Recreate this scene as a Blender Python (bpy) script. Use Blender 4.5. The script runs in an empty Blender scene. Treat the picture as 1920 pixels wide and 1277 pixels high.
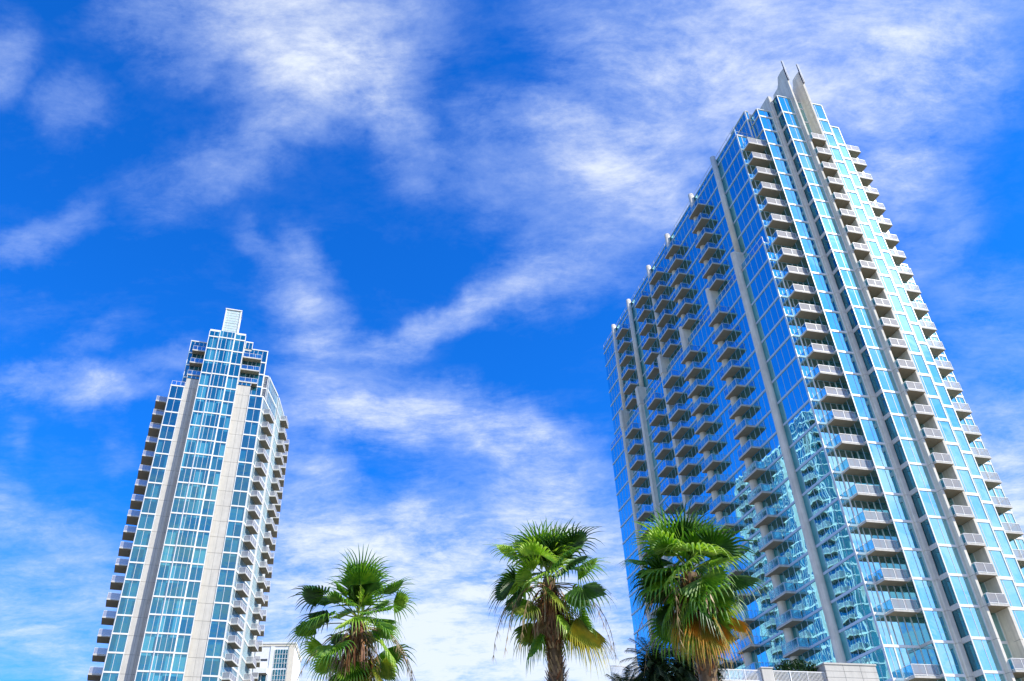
import bpy, bmesh, math, random
from mathutils import Vector, Matrix, noise
random.seed(7)
S = bpy.context.scene
col = S.collection
PI = math.pi
R = math.radians
# ------------------------------------------------------------------ camera
cam_d = bpy.data.cameras.new('camera'); cam = bpy.data.objects.new('camera', cam_d)
col.objects.link(cam); S.camera = cam
CR = Vector((0.99874, 0.02948, -0.04054)); CU = Vector((0.05012, -0.58742, 0.80773)); CF = Vector((0.0, 0.80875, 0.58816))
cam.matrix_world = Matrix(((CR.x, CU.x, -CF.x, 0), (CR.y, CU.y, -CF.y, 0), (CR.z, CU.z, -CF.z, 1.7), (0, 0, 0, 1)))
cam_d.sensor_width = 36; cam_d.lens = 36 * 1564.07 / 1920
cam_d.clip_start = .1; cam_d.clip_end = 6000
# ------------------------------------------------------------------ view
S.view_settings.view_transform = 'Standard'; S.view_settings.look = 'None'
S.view_settings.gamma = 1; S.view_settings.exposure = 0.35
S.render.resolution_x = 1024; S.render.resolution_y = 681
# ------------------------------------------------------------------ sun and sky
SUN_AZ, SUN_EL = R(111), R(38)
sd = Vector((math.sin(SUN_AZ) * math.cos(SUN_EL), math.cos(SUN_AZ) * math.cos(SUN_EL), math.sin(SUN_EL)))
sl = bpy.data.lights.new('sun', 'SUN'); sl.energy = 4.8; sl.angle = R(.5); sl.color = (1, .95, .86)
so = bpy.data.objects.new('sun', sl); col.objects.link(so); so.rotation_euler = sd.to_track_quat('Z', 'Y').to_euler()
so.location = (40, -40, 60)
W = bpy.data.worlds.new('World'); S.world = W; W.use_nodes = True
nt = W.node_tree; nt.nodes.clear()
def N(t, tree=None, **kw):
    n = (tree or nt).nodes.new(t)
    for k, v in kw.items(): setattr(n, k, v)
    return n
def L(a, b, tree=None): (tree or nt).links.new(a, b)
def setin(sock, v, tree):
    if isinstance(v, bpy.types.NodeSocket): tree.links.new(v, sock)
    elif isinstance(v, (tuple, list, Vector)) and sock.type == 'RGBA': sock.default_value = tuple(v) + ((1,) if len(v) == 3 else ())
    elif isinstance(v, (tuple, list, Vector)): sock.default_value = tuple(v)
    else: sock.default_value = v
def math_(op, a, b=0, c=None, tree=None, clamp=False):
    t = tree or nt
    n = t.nodes.new('ShaderNodeMath'); n.operation = op; n.use_clamp = clamp
    setin(n.inputs[0], a, t); setin(n.inputs[1], b, t)
    if c is not None: setin(n.inputs[2], c, t)
    return n.outputs[0]
def vmath(op, a, b=None, tree=None, scale=None):
    t = tree or nt
    n = t.nodes.new('ShaderNodeVectorMath'); n.operation = op
    setin(n.inputs[0], a, t)
    if b is not None: setin(n.inputs[1], b, t)
    if scale is not None: setin(n.inputs['Scale'], scale, t)
    return n.outputs['Value'] if op in ('DOT_PRODUCT', 'LENGTH') else n.outputs[0]
def mrange(v, a, b, c=0, d=1, smooth=True, tree=None):
    t = tree or nt
    n = t.nodes.new('ShaderNodeMapRange'); n.interpolation_type = 'SMOOTHSTEP' if smooth else 'LINEAR'
    setin(n.inputs[0], v, t)
    for i, x in enumerate((a, b, c, d)): setin(n.inputs[i + 1], x, t)
    return n.outputs[0]
def noise_(vec, scale, detail=4, rough=.55, dist=0, tree=None, col_=False):
    t = tree or nt
    n = t.nodes.new('ShaderNodeTexNoise'); n.inputs['Scale'].default_value = scale
    n.inputs['Detail'].default_value = detail; n.inputs['Roughness'].default_value = rough
    n.inputs['Distortion'].default_value = dist
    if vec is not None: t.links.new(vec, n.inputs['Vector'])
    return n.outputs['Color'] if col_ else n.outputs[0]
def mixc(f, a, b, tree=None, mode='MIX'):
    t = tree or nt
    n = t.nodes.new('ShaderNodeMix'); n.data_type = 'RGBA'; n.blend_type = mode
    setin(n.inputs[0], f, t); setin(n.inputs[6], a, t); setin(n.inputs[7], b, t)
    return n.outputs[2]

tc = N('ShaderNodeTexCoord'); D = tc.outputs['Generated']
sky = N('ShaderNodeTexSky'); sky.sky_type = 'NISHITA'; sky.sun_disc = False
sky.sun_elevation = SUN_EL; sky.sun_rotation = SUN_AZ; sky.altitude = 0; sky.air_density = 1.0; sky.dust_density = .25; sky.ozone_density = 3.0
hs = N('ShaderNodeHueSaturation'); hs.inputs['Saturation'].default_value = 1.3; hs.inputs['Value'].default_value = 1.0
L(sky.outputs[0], hs.inputs['Color'])
skyc = mixc(1.0, hs.outputs[0], (.26, 1.36, 2.42, 1), mode='MULTIPLY')
# a fixed compass of the cloud deck: the direction the main cloud field lies in and its two side axes
w1 = noise_(vmath('SCALE', D, scale=1.0), 3.2, 4, .5, 0, col_=True)
w2 = noise_(D, 11.0, 5, .62, 0, col_=True)
Dw = vmath('ADD', D, vmath('ADD', vmath('SCALE', vmath('SUBTRACT', w1, (.5, .5, .5)), scale=.11), vmath('SCALE', vmath('SUBTRACT', w2, (.5, .5, .5)), scale=.075)))
df = vmath('DOT_PRODUCT', Dw, CF)
dfc = math_('MAXIMUM', df, .15)
P = N('ShaderNodeCombineXYZ')
L(math_('DIVIDE', vmath('DOT_PRODUCT', Dw, CR), dfc), P.inputs[0]); L(math_('DIVIDE', vmath('DOT_PRODUCT', Dw, CU), dfc), P.inputs[1])
# cloud banks: centre x, y, half length, half width, turn (clockwise), density
banks = [
 (560, 60, 320, 120, 0, .8), (350, 40, 180, 60, -10, .4), (640, 160, 200, 120, 0, .78), (710, 110, 110, 90, 0, .35), (730, 235, 120, 60, 40, .6), (770, 320, 110, 60, 50, .35),
 (460, 290, 210, 75, -28, .5), (20, 130, 90, 95, 0, .62), (165, 215, 75, 75, 30, .4), (70, 450, 170, 45, -22, .42), (170, 620, 120, 35, -20, .3), (60, 560, 150, 60, 0, .15),
 (1500, 60, 480, 170, 0, .85), (1350, 200, 350, 150, 15, .75), (1100, 255, 240, 90, 12, .8), (1210, 370, 240, 90, 30, .8), (1120, 420, 240, 130, 30, .35), (1700, 180, 230, 180, -60, .75), (1650, 330, 170, 110, -30, .6),
 (1740, 460, 110, 70, -50, .4), (950, 300, 160, 160, 0, .3),
 (545, 510, 70, 90, 20, .55), (570, 600, 80, 110, -30, .6), (640, 640, 150, 45, 5, .5), (800, 605, 210, 38, -18, .55), (960, 550, 200, 50, -22, .5), (1080, 500, 170, 90, -20, .42), (480, 450, 60, 30, 30, .25),
 (110, 700, 220, 45, 8, .6), (185, 725, 90, 50, 25, .45), (300, 670, 120, 30, -5, .3), (40, 690, 120, 50, 10, .3),
 (640, 770, 150, 85, 20, .72), (830, 800, 290, 80, 8, .8), (1020, 840, 150, 75, 15, .55), (600, 900, 140, 60, 30, .6), (640, 700, 160, 60, 10, .35),
 (790, 972, 62, 45, -25, .75), (900, 930, 200, 60, 0, .3), (1060, 980, 190, 150, 0, .75), (850, 1120, 520, 170, 0, .95), (600, 1040, 180, 130, 10, .75), (560, 960, 100, 50, 40, .35), (900, 1260, 700, 130, 0, .9),
 (110, 960, 260, 55, 28, .5), (60, 1090, 260, 90, 8, .45), (130, 1200, 260, 70, 10, .35), (30, 880, 60, 60, 0, .25), (60, 790, 30, 60, -20, .2),
 (1890, 930, 170, 260, -20, .95), (1850, 600, 200, 110, -30, .3), (1880, 740, 130, 30, -10, .35), (1830, 540, 120, 60, 0, .2), (1700, 900, 200, 300, 0, .4), (230, 850, 25, 60, -20, .15),
]
acc = None
for (x, y, rx, ry, ang, w) in banks:
    m = N('ShaderNodeMapping'); m.vector_type = 'TEXTURE'
    L(P.outputs[0], m.inputs['Vector'])
    m.inputs['Location'].default_value = ((x - 960) / 1564, (638.5 - y) / 1564, 0)
    m.inputs['Rotation'].default_value = (0, 0, R(-ang))
    m.inputs['Scale'].default_value = (rx * 1.25 / 1564, ry * 1.25 / 1564, 1)
    v = mrange(vmath('LENGTH', m.outputs[0]), 1.15, 0.15, 0, w)
    acc = v if acc is None else math_('MAXIMUM', acc, math_('ADD', v, math_('MULTIPLY', acc, .45)))
front = mrange(df, .25, .5)
sep = N('ShaderNodeSeparateXYZ'); L(D, sep.inputs[0])
back_cov = math_('ADD', mrange(sep.outputs[2], .38, .58, 1.2, .0), mrange(vmath('DOT_PRODUCT', D, (-.8, .5, .35)), .6, .95, 0, -.7))
sund = vmath('DOT_PRODUCT', D, tuple(sd))
back_cov = math_('ADD', back_cov, mrange(sund, .975, .998, 0, .9))
back = mrange(df, .45, .15)
acc = math_('ADD', acc, mrange(sep.outputs[2], .50, .22, 0, .28))
cov = math_('ADD', math_('MULTIPLY', acc, front), math_('MULTIPLY', back_cov, back))
# wispy texture laid out on a high flat deck, drawn out by the wind
z_ = math_('ADD', math_('MAXIMUM', sep.outputs[2], 0), .18)
deck = N('ShaderNodeCombineXYZ'); L(math_('DIVIDE', sep.outputs[0], z_), deck.inputs[0]); L(math_('DIVIDE', sep.outputs[1], z_), deck.inputs[1])
cw = vmath('SCALE', vmath('SUBTRACT', noise_(deck.outputs[0], 2.2, 3, .5, 0, col_=True), (.5, .5, .5)), scale=.16)
deckw = vmath('ADD', deck.outputs[0], cw)
dm = N('ShaderNodeMapping'); L(deckw, dm.inputs['Vector']); dm.inputs['Rotation'].default_value = (0, 0, R(-32)); dm.inputs['Scale'].default_value = (1.0, 2.0, 1)
dm2 = N('ShaderNodeMapping'); L(deckw, dm2.inputs['Vector']); dm2.inputs['Rotation'].default_value = (0, 0, R(25)); dm2.inputs['Scale'].default_value = (1.0, 1.7, 1)
f1 = noise_(dm.outputs[0], 3.6, 14, .71, .2)
f2 = noise_(dm2.outputs[0], 10.0, 12, .72, .2)
f3 = noise_(deck.outputs[0], 5.0, 14, .70, .2)
fb = math_('ADD', math_('ADD', math_('MULTIPLY', f1, .45), math_('MULTIPLY', f2, .25)), math_('MULTIPLY', f3, .30))
fb = math_('MULTIPLY', math_('SUBTRACT', fb, .5), 7.0)
den = math_('ADD', math_('MULTIPLY', cov, .95), math_('MULTIPLY', fb, math_('ADD', math_('MULTIPLY', math_('MINIMUM', cov, 1.0), .62), .16)))
alpha = mrange(den, .0, 1.4, 0, .90, False)
alpha = math_('MULTIPLY', alpha, mrange(den, .0, .35, .55, 1.0))
cc = mixc(mrange(alpha, .15, .85), (4.1, 5.6, 9.0, 1), (7.4, 8.0, 8.8, 1))
cc = vmath('SCALE', cc, scale=math_('ADD', mrange(sund, .80, .98, 1, 1.35), mrange(sund, .985, .999, 0, 1.3)))
skyf = mixc(alpha, skyc, cc)
bg = N('ShaderNodeBackground'); bg.inputs[1].default_value = .10; L(skyf, bg.inputs[0])
wo = N('ShaderNodeOutputWorld'); L(bg.outputs[0], wo.inputs[0])
# ------------------------------------------------------------------ materials
MATS = {}
def mat(name):
    m = bpy.data.materials.new(name); m.use_nodes = True
    t = m.node_tree; b = t.nodes['Principled BSDF']; MATS[name] = m
    return m, t, b
def plain(name, c, rough=.6, spec=.4, var=.12, scale=1.5, bump=0, metal=0, streak=0):
    m, t, b = mat(name)
    tcn = N('ShaderNodeTexCoord', t)
    n = noise_(tcn.outputs['Object'], scale, 6, .6, 0, t)
    f = mrange(n, .25, .75, 1 - var, 1 + var, True, t)
    if streak:
        mp = N('ShaderNodeMapping', t); L(tcn.outputs['Object'], mp.inputs[0], t); mp.inputs['Scale'].default_value = (1.6, 1.6, .09)
        n2 = noise_(mp.outputs[0], 1.6, 5, .6, 0, t)
        f = math_('MULTIPLY', f, mrange(n2, .35, .7, 1 + streak * .3, 1 - streak, True, t), tree=t)
    v = vmath('SCALE', c, tree=t, scale=f)
    L(v, b.inputs['Base Color'], t)
    b.inputs['Roughness'].default_value = rough; b.inputs['Specular IOR Level'].default_value = spec; b.inputs['Metallic'].default_value = metal
    if bump:
        bn = N('ShaderNodeBump', t); bn.inputs['Strength'].default_value = 1; bn.inputs['Distance'].default_value = bump
        L(noise_(tcn.outputs['Object'], scale * 6, 5, .6, 0, t), bn.inputs['Height'], t); L(bn.outputs[0], b.inputs['Normal'], t)
    return m
plain('concrete', (.70, .65, .55), .85, .2, .10, .9, .01, streak=.16)
plain('white_concrete', (.57, .54, .475), .85, .2, .06, .9, .006, streak=.10)
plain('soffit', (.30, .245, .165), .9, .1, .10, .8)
plain('white_metal', (.82, .80, .75), .4, .5, .04)
plain('grey_metal', (.55, .55, .53), .4, .5, .05)
plain('joint', (.16, .16, .155), .9, .1, .05)
plain('blue_metal', (.47, .58, .68), .4, .5, .05)
plain('dark_metal', (.06, .07, .09), .5, .4, .05)
plain('lantern_panel', (.50, .62, .60), .25, .5, .08)
plain('roof', (.3, .29, .28), .9, .1)
plain('ground', (.30, .27, .22), .95, .1, .2, .05)
plain('cream_stucco', (.80, .72, .58), .8, .2, .05)
plain('white_stucco', (.85, .85, .83), .8, .2, .04)
def glass(name, dark, pale, tint, refl, pane, wob=.006, wscale=.55, off=(.31, .37, .1)):
    """coated curtain wall glass: tinted mirror over a dim interior; every pane differs a little"""
    m, t, b = mat(name)
    tcn = N('ShaderNodeTexCoord', t); o = tcn.outputs['Object']
    q = vmath('ADD', o, off, t)
    sn = N('ShaderNodeVectorMath', t, operation='SNAP'); L(q, sn.inputs[0], t); sn.inputs[1].default_value = pane
    wn = N('ShaderNodeTexWhiteNoise', t); L(sn.outputs[0], wn.inputs[0], t)
    rnd = wn.outputs['Value']
    body = mixc(mrange(rnd, .35, 1.0, 0, 1, True, t), dark, pale, t)
    # faint curtains behind the glass
    mp = N('ShaderNodeMapping', t); L(o, mp.inputs[0], t); mp.inputs['Scale'].default_value = (9, 9, .2)
    cur = noise_(mp.outputs[0], 1.0, 2, .5, 0, t)
    body = vmath('SCALE', body, tree=t, scale=mrange(cur, .3, .7, .86, 1.14, True, t))
    df_ = N('ShaderNodeBsdfDiffuse', t); L(body, df_.inputs[0], t)
    gl = N('ShaderNodeBsdfAnisotropic', t); gl.inputs['Roughness'].default_value = .015; gl.inputs[0].default_value = tint + (1,)
    # wavy panes: pane tilt plus slow roller waves
    wv = noise_(vmath('ADD', o, vmath('SCALE', wn.outputs['Color'], tree=t, scale=.5), t), wscale, 2, .45, .2, t)
    bn = N('ShaderNodeBump', t); bn.inputs['Strength'].default_value = 1; bn.inputs['Distance'].default_value = wob
    L(math_('MULTIPLY', wv, 1.0, tree=t), bn.inputs['Height'], t)
    L(bn.outputs[0], gl.inputs['Normal'], t)
    lw = N('ShaderNodeLayerWeight', t); lw.inputs[0].default_value = .35
    fac = mrange(lw.outputs['Fresnel'], 0, .6, refl, min(1, refl + .25), False, t)
    ms = N('ShaderNodeMixShader', t); L(fac, ms.inputs[0], t); L(df_.outputs[0], ms.inputs[1], t); L(gl.outputs[0], ms.inputs[2], t)
    t.nodes.remove(b); L(ms.outputs[0], t.nodes['Material Output'].inputs[0], t)
    return m
glass('blue_glass', (.001, .035, .055), (.002, .09, .12), (.54, .93, 1.0), .70, (1.0, 1.25, 3.1), wob=.022, wscale=.33)
glass('teal_glass', (.002, .045, .075), (.012, .13, .19), (.40, .86, .95), .24, (1.2, 1.2, 3.1), wob=.02)
def screen():
    m, t, b = mat('mesh_screen')
    b.inputs['Base Color'].default_value = (.36, .35, .37, 1); b.inputs['Roughness'].default_value = .6
    tr = N('ShaderNodeBsdfTransparent', t); ms = N('ShaderNodeMixShader', t); ms.inputs[0].default_value = .5
    L(tr.outputs[0], ms.inputs[1], t); L(b.outputs[0], ms.inputs[2], t); L(ms.outputs[0], t.nodes['Material Output'].inputs[0], t)
screen()
glass('pale_glass', (.004, .08, .12), (.06, .29, .34), (.45, .88, .95), .22, (1.2, 1.2, 3.1), wob=.02)
glass('deep_glass', (.001, .04, .06), (.003, .11, .14), (.38, .86, .98), .74, (1.0, 1.25, 3.1), wob=.014, wscale=.27)
def railglass():
    m, t, b = mat('rail_glass')
    tr = N('ShaderNodeBsdfTransparent', t); tr.inputs[0].default_value = (.55, .85, .97, 1)
    gl = N('ShaderNodeBsdfAnisotropic', t); gl.inputs['Roughness'].default_value = .04; gl.inputs[0].default_value = (.75, .92, 1, 1)
    d = N('ShaderNodeBsdfDiffuse', t); d.inputs[0].default_value = (.35, .55, .62, 1)
    lw = N('ShaderNodeLayerWeight', t); lw.inputs[0].default_value = .4
    a = N('ShaderNodeMixShader', t); L(mrange(lw.outputs['Fresnel'], 0, .8, .05, .5, False, t), a.inputs[0], t); L(tr.outputs[0], a.inputs[1], t); L(gl.outputs[0], a.inputs[2], t)
    c = N('ShaderNodeMixShader', t); c.inputs[0].default_value = .04; L(a.outputs[0], c.inputs[1], t); L(d.outputs[0], c.inputs[2], t)
    t.nodes.remove(b); L(c.outputs[0], t.nodes['Material Output'].inputs[0], t)
railglass()
def leafmat(name, c1, c2, trans, scale=3, spec=.35):
    m, t, b = mat(name)
    tcn = N('ShaderNodeTexCoord', t)
    n = noise_(tcn.outputs['Object'], scale, 4, .6, 0, t)
    c = mixc(mrange(n, .35, .65, 0, 1, True, t), c1, c2, t)
    L(c, b.inputs['Base Color'], t); b.inputs['Roughness'].default_value = .45; b.inputs['Specular IOR Level'].default_value = spec
    tl = N('ShaderNodeBsdfTranslucent', t); L(vmath('MULTIPLY', c, (1.5, 1.7, .8), t), tl.inputs[0], t)
    ms = N('ShaderNodeMixShader', t); ms.inputs[0].default_value = trans
    L(b.outputs[0], ms.inputs[1], t); L(tl.outputs[0], ms.inputs[2], t); L(ms.outputs[0], t.nodes['Material Output'].inputs[0], t)
leafmat('fan_green', (.06, .20, .012), (.20, .36, .02), .28, 6, .6)
leafmat('fan_lime', (.20, .38, .02), (.42, .56, .06), .26, 6, .6)
leafmat('fan_deep', (.018, .075, .008), (.05, .14, .012), .16, 6, .6)
leafmat('fan_old', (.12, .20, .02), (.36, .40, .05), .3)
leafmat('fan_yellow', (.45, .36, .03), (.22, .26, .03), .3, 2)
leafmat('fan_orange', (.50, .22, .02), (.30, .24, .03), .25, 3)
leafmat('fan_dead', (.30, .20, .09), (.42, .30, .16), .15, 4)
leafmat('rust_fibre', (.13, .045, .018), (.26, .11, .04), .08, 5)
leafmat('bark', (.13, .085, .05), (.26, .17, .10), .0, 4, .1)
leafmat('shaded_foliage', (.006, .014, .006), (.012, .03, .008), .12, 1, .15)  # near-black: the shade over these palms is put into the leaf colour
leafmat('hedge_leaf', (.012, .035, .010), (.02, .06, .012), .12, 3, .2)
# ------------------------------------------------------------------ object helpers
def tag(o, label=None, cat=None, group=None, kind=None):
    if label: o['label'] = label
    if cat: o['category'] = cat
    if group: o['group'] = group
    if kind: o['kind'] = kind
    return o
def empty(name, loc=(0, 0, 0), rz=0):
    o = bpy.data.objects.new(name, None); col.objects.link(o); o.location = loc; o.rotation_euler = (0, 0, rz); o.empty_display_size = .3
    return o
class FR:
    """a wall frame in plan: origin, direction along the wall; n points out of the wall (right of the direction)"""
    def __init__(s, ox, oy, dx, dy):
        l = math.hypot(dx, dy); s.o = (ox, oy); s.d = (dx / l, dy / l); s.n = (dy / l, -dx / l); s.l = l
    def p(s, a, n, z): return (s.o[0] + s.d[0] * a + s.n[0] * n, s.o[1] + s.d[1] * a + s.n[1] * n, z)
    def ang(s): return math.atan2(s.d[1], s.d[0])
ID = FR(0, 0, 1, 0)
class MB:
    def __init__(s): s.v = []; s.f = []; s.m = []; s.mats = []
    def mi(s, m):
        if m not in s.mats: s.mats.append(m)
        return s.mats.index(m)
    def face(s, pts, m):
        b = len(s.v); s.v += pts; s.f.append(tuple(range(b, b + len(pts)))); s.m.append(s.mi(m))
    def hexa(s, p, m, mb=None):
        """p: 8 points, bottom 4 ccw then top 4"""
        b = len(s.v); s.v += p
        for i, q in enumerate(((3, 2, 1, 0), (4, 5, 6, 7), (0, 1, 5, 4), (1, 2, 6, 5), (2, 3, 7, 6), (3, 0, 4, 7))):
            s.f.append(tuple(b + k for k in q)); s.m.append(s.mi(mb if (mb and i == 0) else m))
    def box(s, fr, a0, a1, n0, n1, z0, z1, m, mb=None):
        # along a0..a1, outward n0..n1
        q = [fr.p(a0, n1, z0), fr.p(a1, n1, z0), fr.p(a1, n0, z0), fr.p(a0, n0, z0)]
        s.hexa(q + [(x, y, z1) for x, y, _ in q], m, mb)
    def prism(s, pts, z0, z1, m, mt=None):
        n = len(pts); b = len(s.v)
        s.v += [(x, y, z0) for x, y in pts] + [(x, y, z1) for x, y in pts]
        s.f.append(tuple(b + i for i in reversed(range(n)))); s.m.append(s.mi(m))
        s.f.append(tuple(b + n + i for i in range(n))); s.m.append(s.mi(mt or m))
        for i in range(n):
            j = (i + 1) % n; s.f.append((b + i, b + j, b + n + j, b + n + i)); s.m.append(s.mi(m))
    def tube(s, pts, rad, m, n=8, cap=True):
        rings = []
        for i, p in enumerate(pts):
            p = Vector(p); r = rad[i] if isinstance(rad, (list, tuple)) else rad
            t = (Vector(pts[min(i + 1, len(pts) - 1)]) - Vector(pts[max(i - 1, 0)])).normalized()
            u = t.cross(Vector((.13, .97, .2))).normalized(); w = t.cross(u)
            rings.append(len(s.v)); s.v += [tuple(p + (u * math.cos(2 * PI * k / n) + w * math.sin(2 * PI * k / n)) * r) for k in range(n)]
        for a, b in zip(rings, rings[1:]):
            for k in range(n): s.f.append((a + k, a + (k + 1) % n, b + (k + 1) % n, b + k)); s.m.append(s.mi(m))
        if cap:
            s.f.append(tuple(rings[0] + k for k in reversed(range(n)))); s.m.append(s.mi(m)); s.f.append(tuple(rings[-1] + k for k in range(n))); s.m.append(s.mi(m))
    def build(s, name, parent=None, smooth=False, origin=None):
        me = bpy.data.meshes.new(name)
        me.from_pydata(s.v, [], s.f); me.update()
        for m in s.mats: me.materials.append(MATS[m])
        me.polygons.foreach_set('material_index', s.m)
        if smooth: me.polygons.foreach_set('use_smooth', [True] * len(s.f))
        o = bpy.data.objects.new(name, me); col.objects.link(o); o.parent = parent
        return o
# ------------------------------------------------------------------ ground
g = MB(); g.face([(-3000, -3000, 0), (3000, -3000, 0), (3000, 3000, 0), (-3000, 3000, 0)], 'ground')
tag(g.build('ground'), kind='structure')
# ------------------------------------------------------------------ facade pieces
H = 3.1
def curtain(parent, name, fr, a0, a1, n, z0, z1, mull, zs, gm='blue_glass', band=.26, mw=.05, mm='grey_metal', bm='white_metal', cap=.0, edge=.09, trans=None, bandoff=0):
    """one glazed wall: glass with mullions and floor bands as its sub-parts"""
    m = MB(); m.box(fr, a0, a1, n - .12, n, z0, z1, gm); g = m.build(name, parent)
    m = MB()
    for i, x in enumerate(mull):
        m.box(fr, x - mw / 2, x + mw / 2, n + .003, n + (.06 if mw > .06 else .025), z0 + .01, z1 - .01, mm)
    if edge:
        m.box(fr, a0, a0 + edge, n + .005, n + .08, z0 + .01, z1 - .006, bm); m.box(fr, a1 - edge, a1, n + .005, n + .08, z0 + .01, z1 - .006, bm)
    if trans is not None:
        for z in zs:
            if z + trans < z1 - .2: m.box(fr, a0 + edge, a1 - edge, n + .004, n + .05, z + trans - .03, z + trans + .03, mm)
    for z in zs:
        m.box(fr, a0 - .01, a1 + .01, n + .006, n + .10, z - band / 2 + bandoff, z + band / 2 + bandoff, bm)
    if cap: m.box(fr, a0 - .02, a1 + .02, n - .1, n + .11, z1 - .02, z1 + cap, bm)
    m.build('facade_grid', g)
    return g
def frange(a, b, n): return [a + (b - a) * i / n for i in range(1, n)]
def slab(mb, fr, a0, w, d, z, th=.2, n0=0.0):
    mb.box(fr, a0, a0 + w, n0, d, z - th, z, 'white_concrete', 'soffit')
def rail(mb, fr, a0, w, d, z, front='bars', posts=2, left=True, right=True, n0=0.0, th_r=True):
    """guard round a balcony: frame, posts, glass side panels, fine uprights in front"""
    fm = 'blue_metal' if front == 'glass' and th_r else 'white_metal'
    h = 1.07; t = .05; e = .06
    def run(p0, p1, fill, k):
        f = FR(p0[0], p0[1], p1[0] - p0[0], p1[1] - p0[1]); ln = f.l
        mb.box(f, 0, ln, -t / 2, t / 2, z + h - .05, z + h, fm); mb.box(f, 0, ln, -t / 2, t / 2, z + .06, z + .11, fm)
        for i in range(k + 1):
            x = ln * i / k; mb.box(f, max(0, x - t / 2), min(ln, x + t / 2), -t / 2 - .004, t / 2 + .004, z, z + h - .052, fm)
        if fill == 'bars':
            mb.box(f, .03, ln - .03, -.006, .006, z + .112, z + h - .052, 'mesh_screen')
        else:
            mb.box(f, .03, ln - .03, -.008, .008, z + .12, z + h - .06, 'rail_glass')
    A = fr.p(a0 + e, n0, 0)[:2]; B = fr.p(a0 + e, d - e, 0)[:2]; C_ = fr.p(a0 + w - e, d - e, 0)[:2]; D_ = fr.p(a0 + w - e, n0, 0)[:2]
    sf = 'bars' if (front == 'bars' and posts == 3) else 'glass'
    if left: run(A, B, sf, 1)
    run(B, C_, front, posts)
    if right: run(C_, D_, sf, 1)
protos = {}
def balcony_type(key, w, d, front='bars', posts=2, left=True, right=True, n0=0.0):
    """mesh pair (slab, guard) in its own coordinates, shared by all copies"""
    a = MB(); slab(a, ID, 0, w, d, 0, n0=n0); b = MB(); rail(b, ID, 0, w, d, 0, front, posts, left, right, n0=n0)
    protos[key] = (a, b, (w, d, front, posts, left, right, n0)); return key
meshes = {}
def place_balconies(parent, items, limit=100, stuffname='balcony'):
    """items: (key, frame, a, n, z, dist). Nearest ones are parts, the rest one part"""
    items.sort(key=lambda i: i[5]); rest = MB()
    for i, (key, fr, a, n, z, dist) in enumerate(items):
        sa, sb, arg = protos[key]
        if i < limit:
            if key not in meshes:
                o = sa.build('balcony'); r = sb.build('balcony_guard', o); meshes[key] = (o.data, r.data)
            else:
                o = bpy.data.objects.new('balcony', meshes[key][0]); col.objects.link(o)
                r = bpy.data.objects.new('balcony_guard', meshes[key][1]); col.objects.link(r); r.parent = o
            o.parent = parent; x = fr.p(a, n, z); o.location = x; o.rotation_euler = (0, 0, fr.ang())
            o['group'] = 'balconies of the tower'
        else:
            f = FR(*fr.p(a, n, 0)[:2], *fr.d); w, d, front, posts, l, r_, n0 = arg
            slab(rest, f, 0, w, d, z, n0=n0); rail(rest, f, 0, w, d, z, front, posts, l, r_, n0=n0)
    if rest.v: tag(rest.build(stuffname, parent), 'the many more distant balconies with their guards', kind='stuff')
# ================================================================== RIGHT TOWER
TH_R = R(16.5488); RX, RY = 34.183, 83.335; ZR = 18.973 + 1.7
right = tag(empty('glass_tower', (RX, RY, 0), TH_R), 'tall blue glass tower with many balconies and twin concrete fins on its roof', 'tower')
def zk(k): return ZR + H * k
cl = Vector((0, 0, 1.7))
Mi = Matrix.Translation((RX, RY, 0)) @ Matrix.Rotation(TH_R, 4, 'Z')
def distR(fr, a, n, z): return ((Mi @ Vector(fr.p(a, n, z))) - cl).length
F = FR(0, 0, 1, 0)                # front, a = -n
A = FR(0, 58.4, 0, -1)            # left long face, s = 58.4 - a, outward = -u
KS = list(range(-6, 28))
def zs(k0, k1): return [zk(k) for k in KS if k0 <= k <= k1]
# solid body
m = MB()
m.prism([(.1, .1), (22.3, .1), (22.3, 58.3), (.1, 58.3)], .02, zk(18) - .05, 'concrete', 'roof')
m.prism([(.9, .12), (21.5, .12), (21.5, 57.5), (.9, 57.5)], zk(18) - .06, zk(25) - .06, 'concrete', 'roof')
m.prism([(4.3, -1.78), (7.0, -1.78), (7.0, -.1), (4.3, -.1)], .03, zk(26.4), 'concrete', 'roof')
m.prism([(15.4, -1.78), (18.1, -1.78), (18.1, -.1), (15.4, -.1)], .03, zk(26.2), 'concrete', 'roof')
m.prism([(7.4, -3.28), (9.6, -3.28), (9.6, -.15), (7.4, -.15)], .04, zk(27.1), 'concrete', 'roof')
m.prism([(12.8, -3.28), (15.0, -3.28), (15.0, -.15), (12.8, -.15)], .04, zk(27.0), 'concrete', 'roof')
m.prism([(9.9, -2.3), (12.5, -2.3), (12.5, -.15), (9.9, -.15)], .05, zk(27.3), 'concrete', 'roof')
m.prism([(3.7, .15), (18.6, .15), (18.6, 4.6), (3.7, 4.6)], zk(25) - .1, zk(26.95), 'concrete', 'roof')
m.prism([(6.9, 1.2), (15.4, 1.2), (15.4, 6), (6.9, 6)], zk(26.9), zk(27.6), 'concrete', 'roof')
m.build('core', right)
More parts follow.
